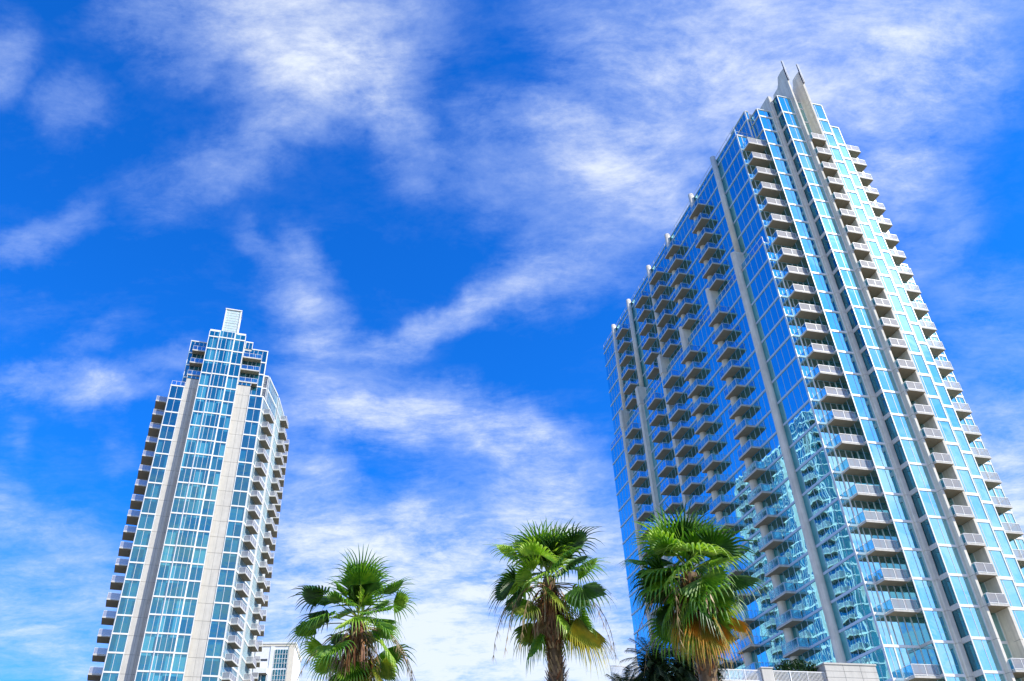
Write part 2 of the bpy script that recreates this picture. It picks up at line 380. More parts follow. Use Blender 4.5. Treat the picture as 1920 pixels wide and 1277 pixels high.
# --- front strips
curtain(right, 'glass_wall', F, 0, 1.25, 0, .1, zk(18), [.62], zs(-6, 17), mw=.05)
curtain(right, 'glass_wall', F, 1.25, 4.2, 0, .1, zk(18), [1.8, 2.6, 3.4], zs(-6, 18), edge=.05, mw=.08)
curtain(right, 'glass_wall', F, .8, 4.2, 0, zk(18), zk(25), [1.55, 2.4, 3.3], zs(19, 25), edge=.08, mw=.07)
curtain(right, 'glass_wall', F, 4.2, 6.62, 1.9, .1, zk(26.5), [5.4], zs(-6, 26), cap=.08, edge=.12, mw=.05)
curtain(right, 'glass_wall', F, 7.3, 9.72, 3.4, .1, zk(27.2), [8.5], zs(-6, 26), cap=.08, edge=.12, mw=.05)
curtain(right, 'glass_wall', F, 10.02, 12.4, 2.4, .1, zk(27.5), [10.8, 11.6], zs(-6, 27), cap=.1, edge=.05, mw=.06)
curtain(right, 'glass_wall', F, 12.75, 15.1, 3.4, .1, zk(27.15), [13.7], zs(-6, 26), cap=.1, edge=.12, mw=.06, band=.34)
curtain(right, 'glass_wall', F, 15.8, 18.2, 1.9, .1, zk(26.3), [16.9], zs(-6, 25), cap=.1, edge=.12, mw=.06, band=.34)
curtain(right, 'glass_wall', F, 18.2, 21.15, 0, .1, zk(25), [19.1, 20.1], zs(-6, 25), edge=.05, mw=.08)
curtain(right, 'glass_wall', F, 21.15, 22.4, 0, .1, zk(18), [21.75], zs(-6, 18), edge=.08, mw=.06)
curtain(right, 'glass_wall', F, 21.15, 21.6, 0, zk(18), zk(25), [], zs(19, 25), edge=.06)
# side returns seen from the left
B1 = FR(4.2, 0, 0, -1); curtain(right, 'side_glass', B1, .0, 1.9, 0, .1, zk(26.5), [.95], zs(-6, 26), edge=0, mm='blue_metal', bm='grey_metal', cap=.08)
B2 = FR(7.3, -2.3, 0, -1); curtain(right, 'side_glass', B2, .0, 1.1, 0, .1, zk(27.2), [], zs(-6, 26), edge=0, bm='grey_metal', cap=.08, gm='teal_glass', band=.5)
B3 = FR(18.2, -1.9, 0, 1); curtain(right, 'side_glass', B3, 0, 1.9, 0, .1, zk(26.3), [.95], zs(-6, 25), edge=0)
B4 = FR(15.1, -3.4, 0, 1); curtain(right, 'side_glass', B4, 0, 1.1, 0, .1, zk(27.15), [], zs(-6, 26), edge=0)
# penthouse
PW = FR(3.6, 4.6, 0, -1); curtain(right, 'penthouse_glass', PW, 0, 4.55, 0, zk(25), zk(27.05), [.9, 1.8, 2.7, 3.6], [zk(26.45)], edge=.1, band=.18, cap=.06)
curtain(right, 'penthouse_glass', F, 3.6, 4.18, -.05, zk(25), zk(27.05), [], [zk(26.45)], edge=.08, band=.18, cap=.06)
# --- concrete columns between strips
def column(fr, a0, a1, n0, n1, z0, z1, joints=True, name='concrete_column', mt='concrete'):
    m = MB(); ch = .08
    pts = [fr.p(a0, n0, 0)[:2], fr.p(a0, n1 - ch, 0)[:2], fr.p(a0 + ch, n1, 0)[:2], fr.p(a1 - ch, n1, 0)[:2], fr.p(a1, n1 - ch, 0)[:2], fr.p(a1, n0, 0)[:2]]
    z = z0; zz = [z0] + [q for q in [zk(k) - .16 for k in KS] if z0 + .5 < q < z1 - .5] + [z1]
    for p, q in zip(zz, zz[1:]):
        m.prism(pts[::-1], p, q - (.035 if joints and q < z1 else 0), mt)
    return m.build(name, right)
column(F, 6.62, 7.28, 0, 2.35, .1, zk(27.55)); column(F, 15.12, 15.78, 0, 2.35, .1, zk(27.4))
def fin(u0, u1):
    prof = [(.5, .1), (-4.1, .1), (-4.1, zk(28.45)), (-4.05, zk(29.33)), (-3.3, zk(29.36)), (-2.4, zk(29.33)), (-2.0, zk(28.95)), (-1.6, zk(28.78)), (-.3, zk(28.76)), (.5, zk(28.1))]
    m = MB(); b = len(m.v); n = len(prof)
    m.v += [(u0, a, z) for a, z in prof] + [(u1, a, z) for a, z in prof]
    m.f.append(tuple(range(n))); m.f.append(tuple(reversed(range(n, 2 * n)))); m.m += [m.mi('concrete')] * 2
    for i in range(n): j = (i + 1) % n; m.f.append((i, i + n, j + n, j)); m.m.append(m.mi('concrete'))
    fo = m.build('concrete_fin', right)
    m = MB()
    uc = (u0 + u1) / 2
    p = [(uc - .09, -4.32, zk(28.35)), (uc + .09, -4.32, zk(28.35)), (uc + .09, -4.02, zk(28.42)), (uc - .09, -4.02, zk(28.42)), (uc - .05, -4.22, zk(29.95)), (uc + .05, -4.22, zk(29.95)), (uc + .05, -4.10, zk(29.95)), (uc - .05, -4.10, zk(29.95))]
    m.hexa(p, 'dark_metal'); m.box(F, uc - .11, uc - .07, 4.33, 4.37, zk(28.4), zk(29.9), 'white_metal'); m.box(F, uc + .07, uc + .11, 4.33, 4.37, zk(28.4), zk(29.9), 'white_metal')
    m.build('blade_mast', fo)
    m = MB()
    for k in KS:
        z = zk(k) - .16
        if 1 < z < zk(27): m.box(F, u0 - .004, u1 + .004, 3.3, 4.104, z, z + .03, 'joint')
    m.build('panel_joints', fo)
fin(9.72, 10.02); fin(12.4, 12.75)
m = MB(); m.box(F, 11.0, 11.3, 2.2, 2.6, zk(28.2), zk(28.45), 'dark_metal'); m.tube([(11.15, -2.4, zk(27.5)), (11.15, -2.4, zk(28.2))], .05, 'grey_metal'); m.build('roof_light', right)
m = MB()
for (u, a, z, h) in ((2.2, 20, 25, 2.6), (2.6, 33, 25, 2.2), (3.0, 47, 25, 3.0), (5.0, 1.2, 26.95, 2.2), (8.5, -2.6, 27.1, 1.0), (17.0, -1.2, 26.2, 1.2)):
    m.tube([(u, a, zk(z)), (u, a, zk(z) + h)], [.06, .03], 'grey_metal', 6)
m.build('antennas', right)
m = MB(); m.box(F, 2.2, 6.5, -44, -26, zk(25) - .02, zk(25) + 1.0, 'grey_metal'); m.build('roof_plant', right)
# --- long left face
cols_a = [6.35, 14.5, 24.2, 32.6, 42.5, 50.6]
bal_a = [(11.5, 15.0), (21.2, 24.7), (28.2, 31.6), (34.9, 38.4), (44.8, 48.3)]
edges = [0, 6.35, 14.5, 24.2, 32.6, 42.5, 50.6, 58.4]
for i, (e0, e1) in enumerate(zip(edges, edges[1:])):
    s0, s1 = 58.4 - e1, 58.4 - e0; nm = max(4, round((s1 - s0) / 1.22))
    curtain(right, 'glass_wall', A, s0 + (.0 if i == 6 else .02), s1 - .0, 0, .1, zk(18), frange(s0, s1, nm), zs(-6, 17), edge=.10 if i == 0 else .0, mw=.04, mm='blue_metal', bm='blue_metal', band=.26, gm='deep_glass')
    s0u = s0 if i < 6 else s0 + .7
    curtain(right, 'glass_wall', A, s0u + .02, s1, -.8, zk(18), zk(25.38), frange(s0u, s1, nm), zs(19, 25), edge=.10 if i == 0 else .0, mw=.04, mm='blue_metal', bm='blue_metal', band=.26, gm='deep_glass', cap=.06)
# terrace slab with its guard at the setback
m = MB(); m.box(A, 0, 58.42, -.78, .06, zk(18) - .2, zk(18) + .02, 'grey_metal')
t = m.build('terrace_slab', right)
m = MB()
m.box(A, .05, 58.38, -.03, .02, zk(18) + 1.0, zk(18) + 1.05, 'white_metal'); m.box(A, .05, 58.38, -.012, .002, zk(18) + .1, zk(18) + .98, 'rail_glass')
for i in range(49): m.box(A, .05 + i * 1.215, .09 + i * 1.215, -.03, .02, zk(18) + .02, zk(18) + 1.0, 'white_metal')
m.build('terrace_guard', t)
m = MB()
m.box(A, .7, 58.3, -.9, -.86, zk(25.38) + .95, zk(25.38) + 1.0, 'grey_metal')
for i in range(25): m.box(A, .8 + i * 2.39, .84 + i * 2.39, -.9, -.86, zk(25.38) + .06, zk(25.38) + .95, 'grey_metal')
m.box(F, .85, 3.6, -.1, -.06, zk(25) + .95, zk(25) + 1.0, 'grey_metal')
for i in range(4): m.box(F, .9 + i * .9, .94 + i * .9, -.1, -.06, zk(25), zk(25) + .95, 'grey_metal')
m.box(F, .82, 4.15, -.05, .12, zk(25) - .12, zk(25) + .1, 'grey_metal')
m.build('roof_guard', right)
for i, a in enumerate(cols_a):
    s = 58.4 - a
    m = MB()  # upper round column, then the transfer block, then the lower column
    m.tube([(.35, a, zk(18.9)), (.35, a, zk(25.38) + .75)], .42, 'concrete', 20); m.build('round_column', right, True).data.polygons.foreach_set('use_smooth', [True] * 22)
    m = MB()
    if i < 3:
        m.tube([(-.38, a, .1), (-.38, a, zk(19.1))], .50, 'concrete', 24); m.box(A, s - .5, s + .5, -.8, .38, zk(18.05), zk(19.1) - .01, 'concrete')
    else:
        m.box(A, s - .46, s + .46, .02, .7, .1, zk(18.06), 'concrete'); m.box(A, s - .52, s + .52, -.8, .8, zk(18.06), zk(19.2), 'concrete')
    m.build('round_column' if i < 3 else 'concrete_column', right)
# --- balconies
balcony_type('A', 3.45, 1.35, 'glass', 3)
balcony_type('C', 2.95, 1.42, 'bars', 2, True, False)
balcony_type('Cr', 2.95, 1.42, 'bars', 2, False, True)
balcony_type('B', 2.25, 2.0, 'bars', 2, True, True)
items = []
for k in range(-1, 25):
    for a0, a1 in bal_a:
        if k == 18: continue
        n = -.8 if k > 18 else 0.0
        if k < 5 and a0 > 40: continue
        if k < 2 and a0 > 25: continue
        items.append(('A', A, 58.4 - a1, n + .1, zk(k), distR(A, 58.4 - a1, n, zk(k))))
    if k != 1:
        items.append(('C', F, 1.3, .1, zk(k), distR(F, 1.3, 0, zk(k))))
        items.append(('B', F, 10.08, 2.45, zk(k), distR(F, 10, 2.4, zk(k))))
        if k > 1: items.append(('Cr', F, 18.2, .1, zk(k), distR(F, 18.2, 0, zk(k))))
place_balconies(right, items)
m = MB(); slab(m, F, 18.2, 2.95, 1.42, zk(25), n0=.1); rail(m, F, 18.2, 2.95, 1.42, zk(25), 'bars', 2, False, True, .1); m.build('roof_terrace', right)
def patio_chair(u, a, z, rz, label):
    q = Mi @ Vector((u, a, z)); t = tag(empty('patio_chair', q, TH_R + rz), label, 'chair', 'dark chairs on the corner balconies')
    m = MB(); m.box(ID, -.25, .25, -.25, .25, .42, .46, 'dark_metal'); m.build('seat', t)
    m = MB(); m.hexa([(-.25, .24, .46), (.25, .24, .46), (.25, .28, .46), (-.25, .28, .46), (-.25, .34, .95), (.25, .34, .95), (.25, .38, .95), (-.25, .38, .95)], 'dark_metal'); m.build('backrest', t)
    for x in (-.23, .23):
        for y in (-.23, .23): m = MB(); m.tube([(x, y, .003), (x, y, .42)], .02, 'dark_metal', 6); m.build('leg', t)
patio_chair(1.9, -.75, zk(3), .4, 'dark chair on the fourth corner balcony up, blue glass tower')
patio_chair(2.0, -.85, zk(9), -.3, 'dark chair on a corner balcony about halfway up the blue glass tower')
# ================================================================== LEFT TOWER
TH_L = R(19.7376); LX, LY = -69.469, 139.969; ZL = 39.116 + 1.7
left = tag(empty('concrete_tower', (LX, LY, 0), TH_L), 'slender white concrete and teal glass tower with stepped crown and pale roof lantern', 'tower')
Ml = Matrix.Translation((LX, LY, 0)) @ Matrix.Rotation(TH_L, 4, 'Z')
def zl(k): return ZL + H * k
KL = list(range(-12, 24))
def zls(k0, k1): return [zl(k) for k in KL if k0 <= k <= k1]
RP = [(18.1, 0), (21.45, 9.7), (23.8, 19.5), (24.5, 29.5), (22.5, 36)]
LP_ = [(0, 0), (-.9, 9.7), (-1.5, 19.5), (-1.9, 29.5), (0, 36)]
def outline(y0):
    f = .36 * y0
    r = [(18.1 + f * .97, y0)] + RP[1:]; l = [(-y0 * .09, y0)] + LP_[1:]
    return r, l
m = MB()
r, l = outline(.12)
ins = lambda pts, d: [(x + d, y) for x, y in pts]
m.prism(ins(l, .15)[:1] + ins(r, -.15) + ins(l, .15)[::-1][:-1], .05, zl(18), 'white_concrete', 'roof')
r, l = outline(1.6)
m.prism([(1.9, 1.6)] + ins(r, -.15) + [(1.9, 36)], zl(17.9), zl(20), 'white_concrete', 'roof')
m.prism([(1.85, 1.35), (17.45, 1.35), (17.45, 14), (1.85, 14)], zl(18), zl(21.9), 'white_concrete', 'roof')
m.prism([(5.3, -1.25), (12.55, -1.25), (12.55, 1.3), (5.3, 1.3)], .06, zl(22.4), 'white_concrete', 'roof')
m.prism([(5.3, 1.2), (14.2, 1.2), (14.2, 12), (5.3, 12)], zl(21.8), zl(22.45), 'white_concrete', 'roof')
m.build('core', left)
kw = dict(gm='teal_glass', mm='white_metal', bm='white_metal', band=.27, mw=.055, edge=.12)
G = FR(0, 0, 1, 0)
curtain(left, 'glass_wall', G, 0, 2.62, 0, .1, zl(18), [1.28], zls(-12, 18), **kw)
curtain(left, 'glass_wall', G, 15.35, 18.1, 0, .1, zl(18), [16.72], zls(-12, 18), **kw)
curtain(left, 'glass_wall', G, 5.2, 7.3, 1.4, .1, zl(22.45), [6.25], zls(-12, 22), **dict(kw, gm='pale_glass'))
kw2 = dict(kw, gm='pale_glass'); curtain(left, 'glass_wall', G, 7.3, 10.45, 1.5, .1, zl(22.55), [7.95, 8.87, 9.8], zls(-12, 22), **kw2)
curtain(left, 'glass_wall', G, 10.45, 12.65, 1.4, .1, zl(22.45), [11.55], zls(-12, 22), **dict(kw, gm='pale_glass'))
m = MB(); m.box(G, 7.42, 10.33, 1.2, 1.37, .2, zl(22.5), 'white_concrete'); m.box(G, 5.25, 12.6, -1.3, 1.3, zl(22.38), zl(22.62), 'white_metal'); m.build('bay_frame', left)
m = MB(); m.box(FR(12.65, -1.4, 0, 1), 0, 1.4, -.05, .02, .1, zl(22.4), 'white_concrete'); m.box(FR(5.2, 0, 0, -1), 0, 1.4, -.05, .02, .1, zl(22.4), 'white_concrete'); m.build('bay_return', left)
# concrete piers with panel joints
for a0, a1 in ((2.64, 5.18), (12.67, 15.33)):
    m = MB(); zz = [.1] + [z - .18 for z in zls(-12, 18)] + [zl(18.7)]; mid = (a0 + a1) / 2
    for p, q in zip(zz, zz[1:]):
        m.box(G, a0, mid - .015, -.1, -.02, p, q - .05, 'white_concrete'); m.box(G, mid + .015, a1, -.1, -.02, p, q - .05, 'white_concrete')
    m.box(G, a0, a1, -.2, -.06, .1, zl(18.68), 'joint')
    m.build('concrete_pier', left)
m = MB(); m.tube([(4.35, -.06, .1), (4.35, -.06, zl(18))], .05, 'concrete', 8); m.tube([(4.6, -.05, .1), (4.6, -.05, zl(18))], .035, 'concrete', 8); m.build('drain_pipes', left)
# stepped wings behind the piers
for (a0, a1, mu) in ((1.75, 5.2, [2.6, 3.5, 4.35]), (12.65, 17.6, [13.9, 14.75, 15.6, 16.6])):
    curtain(left, 'wing_glass', FR(0, 1.25, 1, 0), a0, a1, 0, zl(18), zl(21.95), mu, zls(19, 21), **dict(kw, cap=.2))
curtain(left, 'wing_glass', G, 2.64, 5.18, .0, zl(18.72), zl(19), [3.5, 4.35], [], **dict(kw, edge=.08))
curtain(left, 'wing_glass', G, 12.67, 15.33, .0, zl(18.72), zl(19), [13.5, 14.4], [], **dict(kw, edge=.08))
curtain(left, 'wing_glass', FR(0, 1.2, 1, 0), 12.75, 14.3, .1, zl(21.95), zl(22.45), [13.5], [zl(22.5)], **kw)
curtain(left, 'wing_glass', FR(17.6, 1.25, 0, 1), 0, 12, 0, zl(18), zl(21.95), frange(0, 12, 10), zls(19, 22), **kw)
for a0, a1 in ((2.5, 5.15), (12.7, 16.5)):
    for k in (19, 20.0, 21.0):
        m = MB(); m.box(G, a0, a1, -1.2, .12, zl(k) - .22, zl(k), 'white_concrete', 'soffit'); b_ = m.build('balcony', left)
        m = MB(); f = FR(a0, 0, 1, 0); rail(m, f, 0, a1 - a0, .1, zl(k), 'glass', 3, True, True, -1.2, False); m.build('balcony_guard', b_)
m = MB(); m.box(G, .05, 2.6, -.05, 0, zl(18) + 1.1, zl(18) + 1.15, 'white_metal'); m.box(G, .05, 2.6, -.03, -.02, zl(18) + .2, zl(18) + 1.1, 'rail_glass')
for x in (.05, .9, 1.75, 2.55): m.box(G, x, x + .05, -.05, 0, zl(18) + .18, zl(18) + 1.1, 'white_metal')
m.build('terrace_guard', left)
# glazed lantern
m = MB(); x0, x1, y0, y1, z0, z1 = 7.55, 10.85, -1.35, 1.6, zl(22.5), zl(24.5)
m.prism([(x0 + .12, y0 + .12), (x1 - .12, y0 + .12), (x1 - .12, y1 - .12), (x0 + .12, y1 - .12)], z0, z1 - .1, 'lantern_panel')
lan = m.build('lantern', left)
m = MB(); FL = FR(x0, y0, 1, 0); FRr = FR(x1, y0, 0, 1); FLl = FR(x0, y1, 0, -1)
for f, w in ((FL, x1 - x0), (FRr, y1 - y0), (FLl, y1 - y0)):
    for a in (0, w - .22): m.box(f, a, a + .22, -.2, .02, z0, z1, 'white_metal')
    for i in (1, 3): m.box(f, w * i / 4 - .03, w * i / 4 + .03, -.12, -.08, z0, z1 - .2, 'white_metal')
    for i in range(1, 9): m.box(f, .2, w - .2, -.12, -.06, z0 + i * .68 - .03, z0 + i * .68 + .03, 'grey_metal' if i == 4 else 'white_metal')
m.box(FL, -.1, x1 - x0 + .1, -(y1 - y0) - .1, .12, z1 - .02, z1 + .2, 'white_metal')
m.build('lantern_frame', lan)
# fanned side walls
balcony_type('S', 3.9, 1.35, 'bars', 3); balcony_type('S2', 3.6, 1.35, 'bars', 3); balcony_type('SL', 3.9, 2.1, 'bars', 3)
items = []
for side in (0, 1):
    pts = RP if side == 0 else LP_
    segs = list(zip(pts, pts[1:]))
    for i, (p, q) in enumerate(segs):
        if side == 0: f = FR(p[0], p[1], q[0] - p[0], q[1] - p[1])
        else: f = FR(q[0], q[1], p[0] - q[0], p[1] - q[1])
        Ln = f.l; top = 18 if i == 0 or side == 1 else 20
        nm = round(Ln / .78)
        c0, c1 = (0.02, Ln - .75) if side == 0 else (.75, Ln - .02)
        curtain(left, 'side_glass', f, c0, c1, 0, .1, zl(top), frange(c0, c1, nm), zls(-12, top), gm='teal_glass', mm='white_metal', bm='white_metal', band=.34, mw=.09, edge=.2)
        m = MB(); m.box(f, c1 if side == 0 else 0, Ln if side == 0 else c0, -.1, .12, .1, zl(top) + .3, 'white_concrete'); m.build('corner_pier', left)
        if i < 3:
            b0 = [1.5, 4.3, 5.0][i]; w = 3.9 if i == 0 else 3.6; a = b0 if side == 0 else Ln - b0 - w
            for k in range(-1, (18 if i == 0 else 20)):
                if side == 1 and i > 0: continue
                z = zl(k); d = ((Ml @ Vector(f.p(a, 0, z))) - cl).length + (200 if side == 1 and i else 0)
                items.append((('SL' if side else 'S') if i == 0 else 'S2', f, a, .05, z, d))
place_balconies(left, items)
# upper part of the first side wall, set back from the front strip
for side in (0,):
    p, q = (RP if side == 0 else LP_)[:2]
    f = FR(p[0], p[1], q[0] - p[0], q[1] - p[1]) if side == 0 else FR(q[0], q[1], p[0] - q[0], p[1] - q[1])
    Ln = f.l; c0, c1 = (1.9, Ln - .75) if side == 0 else (.75, Ln - 1.9)
    curtain(left, 'side_glass', f, c0, c1, 0, zl(18), zl(20), frange(c0, c1, 9), zls(19, 20), gm='teal_glass', mm='white_metal', bm='white_metal', band=.34, mw=.09, edge=.2)
curtain(left, 'wing_glass', FR(17.6, 1.6, 1, 0), 0, 1.0, 0, zl(18), zl(20), [], zls(19, 20), **kw)
# ================================================================== FAR LOW BUILDING
fb_ = tag(empty('white_building', (-61.5, 202.6, 0), R(8)), 'low white building with cream trim and gridded window behind the slender tower', 'building')
Q = FR(0, 0, 1, 0); zt = 63.2
m = MB(); m.box(Q, -16, 5.9, -14, 0, .05, zt - .9, 'white_stucco'); m.build('wall', fb_)
m = MB(); m.box(Q, -16.1, 6.1, -14.1, .15, zt - .9, zt - .35, 'cream_stucco'); m.box(Q, -16.2, 6.2, -14.2, .3, zt - .35, zt, 'white_stucco')
m.box(Q, 4.6, 5.9, .0, .12, .1, zt - .9, 'cream_stucco'); m.box(Q, .3, 1.2, .0, .12, .1, zt - .9, 'white_stucco'); m.build('cornice', fb_)
w_ = curtain(fb_, 'window', Q, 1.3, 4.5, .06, zt - 5.9, zt - 1.7, frange(1.3, 4.5, 5), [zt - 5.9 + 1.05 * i for i in range(1, 4)], gm='teal_glass', mm='white_metal', band=.08, mw=.1, edge=.1)
curtain(fb_, 'window', Q, 1.3, 4.5, .06, zt - 16, zt - 6.3, frange(1.3, 4.5, 5), [zt - 16 + 1.05 * i for i in range(1, 9)], gm='teal_glass', mm='white_metal', band=.08, mw=.1, edge=.1)
m = MB(); m.box(Q, -5.2, -.2, -.3, .03, zt - 4.3, zt - 3.8, 'dark_metal'); m.build('wall_slot', fb_)
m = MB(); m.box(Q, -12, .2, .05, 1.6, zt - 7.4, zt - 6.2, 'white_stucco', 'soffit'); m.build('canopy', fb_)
curtain(fb_, 'window', Q, -12, .2, .06, zt - 12, zt - 7.5, frange(-12, .2, 9), [zt - 10], gm='teal_glass', mm='white_metal', band=.12, mw=.22, edge=.2)
m = MB(); m.tube([(5.0, .2, zt), (5.0, .2, zt + .9)], .05, 'grey_metal', 6); m.tube([(4.2, .2, zt + .9), (5.4, .2, zt + .75)], .05, 'grey_metal', 6); m.build('lamp_arm', fb_)
# ================================================================== PODIUM EDGE
pod = tag(empty('parking_podium', (RX, RY, 0), TH_R), 'pale concrete podium at the foot of the blue glass tower', 'podium')
m = MB(); m.box(F, -33, -.3, -30, 12, .03, zk(-1.35), 'white_concrete'); m.build('deck', pod)
m = MB(); m.box(F, -33, -16.2, 11.7, 12.05, zk(-1.35), zk(-1.18), 'white_concrete'); m.build('kerb', pod)
m = MB(); m.box(F, -15.5, -10.95, 9.2, 12.1, zk(-1.35), zk(-.74), 'white_concrete')
m.box(F, -15.56, -10.89, 9.14, 12.16, zk(-.74), zk(-.70), 'white_concrete')
pl = m.build('planter_wall', pod)
m = MB()
for z in (zk(-1.05), zk(-.9)): m.box(F, -15.51, -10.94, 9.19, 12.105, z, z + .02, 'joint')
m.box(F, -13.9, -13.88, 9.19, 12.105, zk(-1.35), zk(-.745), 'joint'); m.box(F, -12.4, -12.38, 9.19, 12.105, zk(-1.35), zk(-.745), 'joint')
m.build('wall_joints', pl)
m = MB(); m.box(F, -21.0, -20.1, 11.2, 12.1, zk(-1.35), zk(-.88), 'white_concrete'); m.box(F, -21.06, -20.04, 11.14, 12.16, zk(-.88), zk(-.855), 'white_concrete'); m.build('gate_post', pod)
fn = tag(empty('railing_fence', (RX, RY, 0), TH_R), 'white railing of close thin bars along the podium beside the square post', 'fence')
m = MB()
for x0, x1 in ((-33, -21.05), (-20.05, -15.55)):
    m.box(F, x0, x1, 11.84, 11.9, zk(-.93), zk(-.91), 'white_metal'); m.box(F, x0, x1, 11.84, 11.9, zk(-1.17), zk(-1.155), 'white_metal')
m.build('rails', fn)
for x0, x1 in ((-33, -21.05), (-20.05, -15.55)):
    n_ = int((x1 - x0) / 1.25)
    for i in range(n_ + 1): m = MB(); x = x0 + (x1 - x0) * i / n_; m.box(F, x - .025, x + .025, 11.82, 11.92, zk(-1.18), zk(-.905), 'white_metal'); m.build('post', fn)
m = MB()
for x0, x1 in ((-33, -21.05), (-20.05, -15.55)):
    n_ = int((x1 - x0) / .11)
    for i in range(1, n_): x = x0 + (x1 - x0) * i / n_; m.box(F, x - .018, x + .018, 11.855, 11.885, zk(-1.155), zk(-.93), 'white_metal')
m.build('pickets', fn)
# clipped hedge behind the railing
rnd = random.Random(5)
def leaf_cloud(mb, c, rx, ry, rz, n, size, m, shell=.75, rnd=rnd):
    for _ in range(n):
        while True:
            d = Vector((rnd.uniform(-1, 1), rnd.uniform(-1, 1), rnd.uniform(-1, 1)))
            if .05 < d.length < 1: break
        d = d.normalized() * (shell + (1 - shell) * rnd.random()) * (1 + .12 * noise.noise(d * 3 + Vector(c)))
        p = Vector((c[0] + d.x * rx, c[1] + d.y * ry, c[2] + d.z * rz))
        u = Vector((rnd.gauss(0, 1), rnd.gauss(0, 1), rnd.gauss(0, 1))).normalized(); w = u.cross(Vector((rnd.gauss(0, 1), rnd.gauss(0, 1), rnd.gauss(0, 1)))).normalized()
        s_ = size * rnd.uniform(.6, 1.3)
        mb.face([tuple(p - u * s_), tuple(p + w * s_ * .4), tuple(p + u * s_), tuple(p - w * s_ * .4)], m)
hg = tag(empty('hedge', tuple((Mi @ Vector((-16.9, -10.4, zk(-1.35))))), TH_R), 'dark green clipped shrub showing above the white railing', 'shrub')
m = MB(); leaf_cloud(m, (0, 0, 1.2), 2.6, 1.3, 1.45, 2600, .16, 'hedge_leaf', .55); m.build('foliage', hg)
m = MB(); m.tube([(0, 0, 0), (0, 0, 1.2)], [.09, .05], 'bark'); m.tube([(0, 0, .3), (1.2, 0, 1.3)], [.05, .02], 'bark'); m.tube([(0, 0, .3), (-1.2, .1, 1.3)], [.05, .02], 'bark'); m.build('stem', hg)
# ================================================================== FAN PALMS
def fan_leaf(mb, hub, az, el, pet, R_, m, rnd, droop=1.0, spread=125, nseg=30, fold=.0, width=.05):
    """costapalmate leaf: arching stalk, joined pleated blade, free drooping tips"""
    ca, sa = math.cos(az), math.sin(az)
    hor = Vector((ca, sa, 0)); up = Vector((0, 0, 1)); side = Vector((-sa, ca, 0))
    # stalk
    pts = []; d = hor * math.cos(el) + up * math.sin(el); p = Vector(hub); sag = .35 * droop
    for i in range(6):
        pts.append(tuple(p)); p = p + d * (pet / 5); d = (d + Vector((0, 0, -sag / 5))).normalized()
    mb.tube(pts, [.028, .022, .018, .016, .014, .012], m if m in ('fan_yellow', 'fan_dead', 'rust_fibre', 'fan_orange') else 'fan_old', 5)
    base = Vector(pts[-1]); ax = (d + Vector((0, 0, -.12 * droop))).normalized()
    nrm = side.cross(ax).normalized()
    if nrm.z < 0: nrm = -nrm
    roll = rnd.uniform(-.75, .75)
    q = Matrix.Rotation(roll, 3, ax); sd_ = q @ side; nrm = q @ nrm
    jl = rnd.uniform(.38, .52)
    for i in range(nseg):
        def rib(j, r, lift):
            th = R(spread) * (j / nseg * 2 - 1)
            v = ax * math.cos(th) + sd_ * math.sin(th)
            cup = .15 * (1 - math.cos(th)) - (fold + .15) * abs(math.sin(th))
            pt = base + v * r * (1 - .10 * abs(j / nseg * 2 - 1)) + nrm * (cup * r * .6 + lift)
            pt = pt + Vector((0, 0, -1)) * (droop * .16 * r * r)
            return pt
        rj = R_ * jl
        L0, L1 = rib(i, .02, 0), rib(i + 1, .02, 0)
        a0, a1, am = rib(i, rj, 0), rib(i + 1, rj, 0), rib(i + .5, rj, .10)
        b0, b1, bm = rib(i, rj * .5, 0), rib(i + 1, rj * .5, 0), rib(i + .5, rj * .5, .05)
        mb.face([tuple(L0), tuple(b0), tuple(bm)], m); mb.face([tuple(L1), tuple(bm), tuple(b1)], m)
        mb.face([tuple(b0), tuple(a0), tuple(am), tuple(bm)], m); mb.face([tuple(bm), tuple(am), tuple(a1), tuple(b1)], m)
        # free tip
        ln = R_ * (1 - jl) * rnd.uniform(.75, 1.15); d = (am - bm).normalized(); w = (a1 - a0) * .5; c = am
        prev = (a0 + (am - a0) * .1, am, a1 + (am - a1) * .1); dr = droop * rnd.uniform(.5, 1.5)
        tip_down = Vector((rnd.uniform(-.12, .12), rnd.uniform(-.12, .12), -1))
        steps = 4
        for s_ in range(1, steps + 1):
            d = (d + tip_down * (.16 + .10 * s_) * dr).normalized(); c = c + d * (ln / steps)
            ww = w * (1 - s_ / steps) ** .8 * .8
            cur = (c - ww, c + nrm * .012 * (1 - s_ / steps), c + ww)
            mb.face([tuple(prev[0]), tuple(cur[0]), tuple(cur[1]), tuple(prev[1])], m); mb.face([tuple(prev[1]), tuple(cur[1]), tuple(cur[2]), tuple(prev[2])], m)
            prev = cur
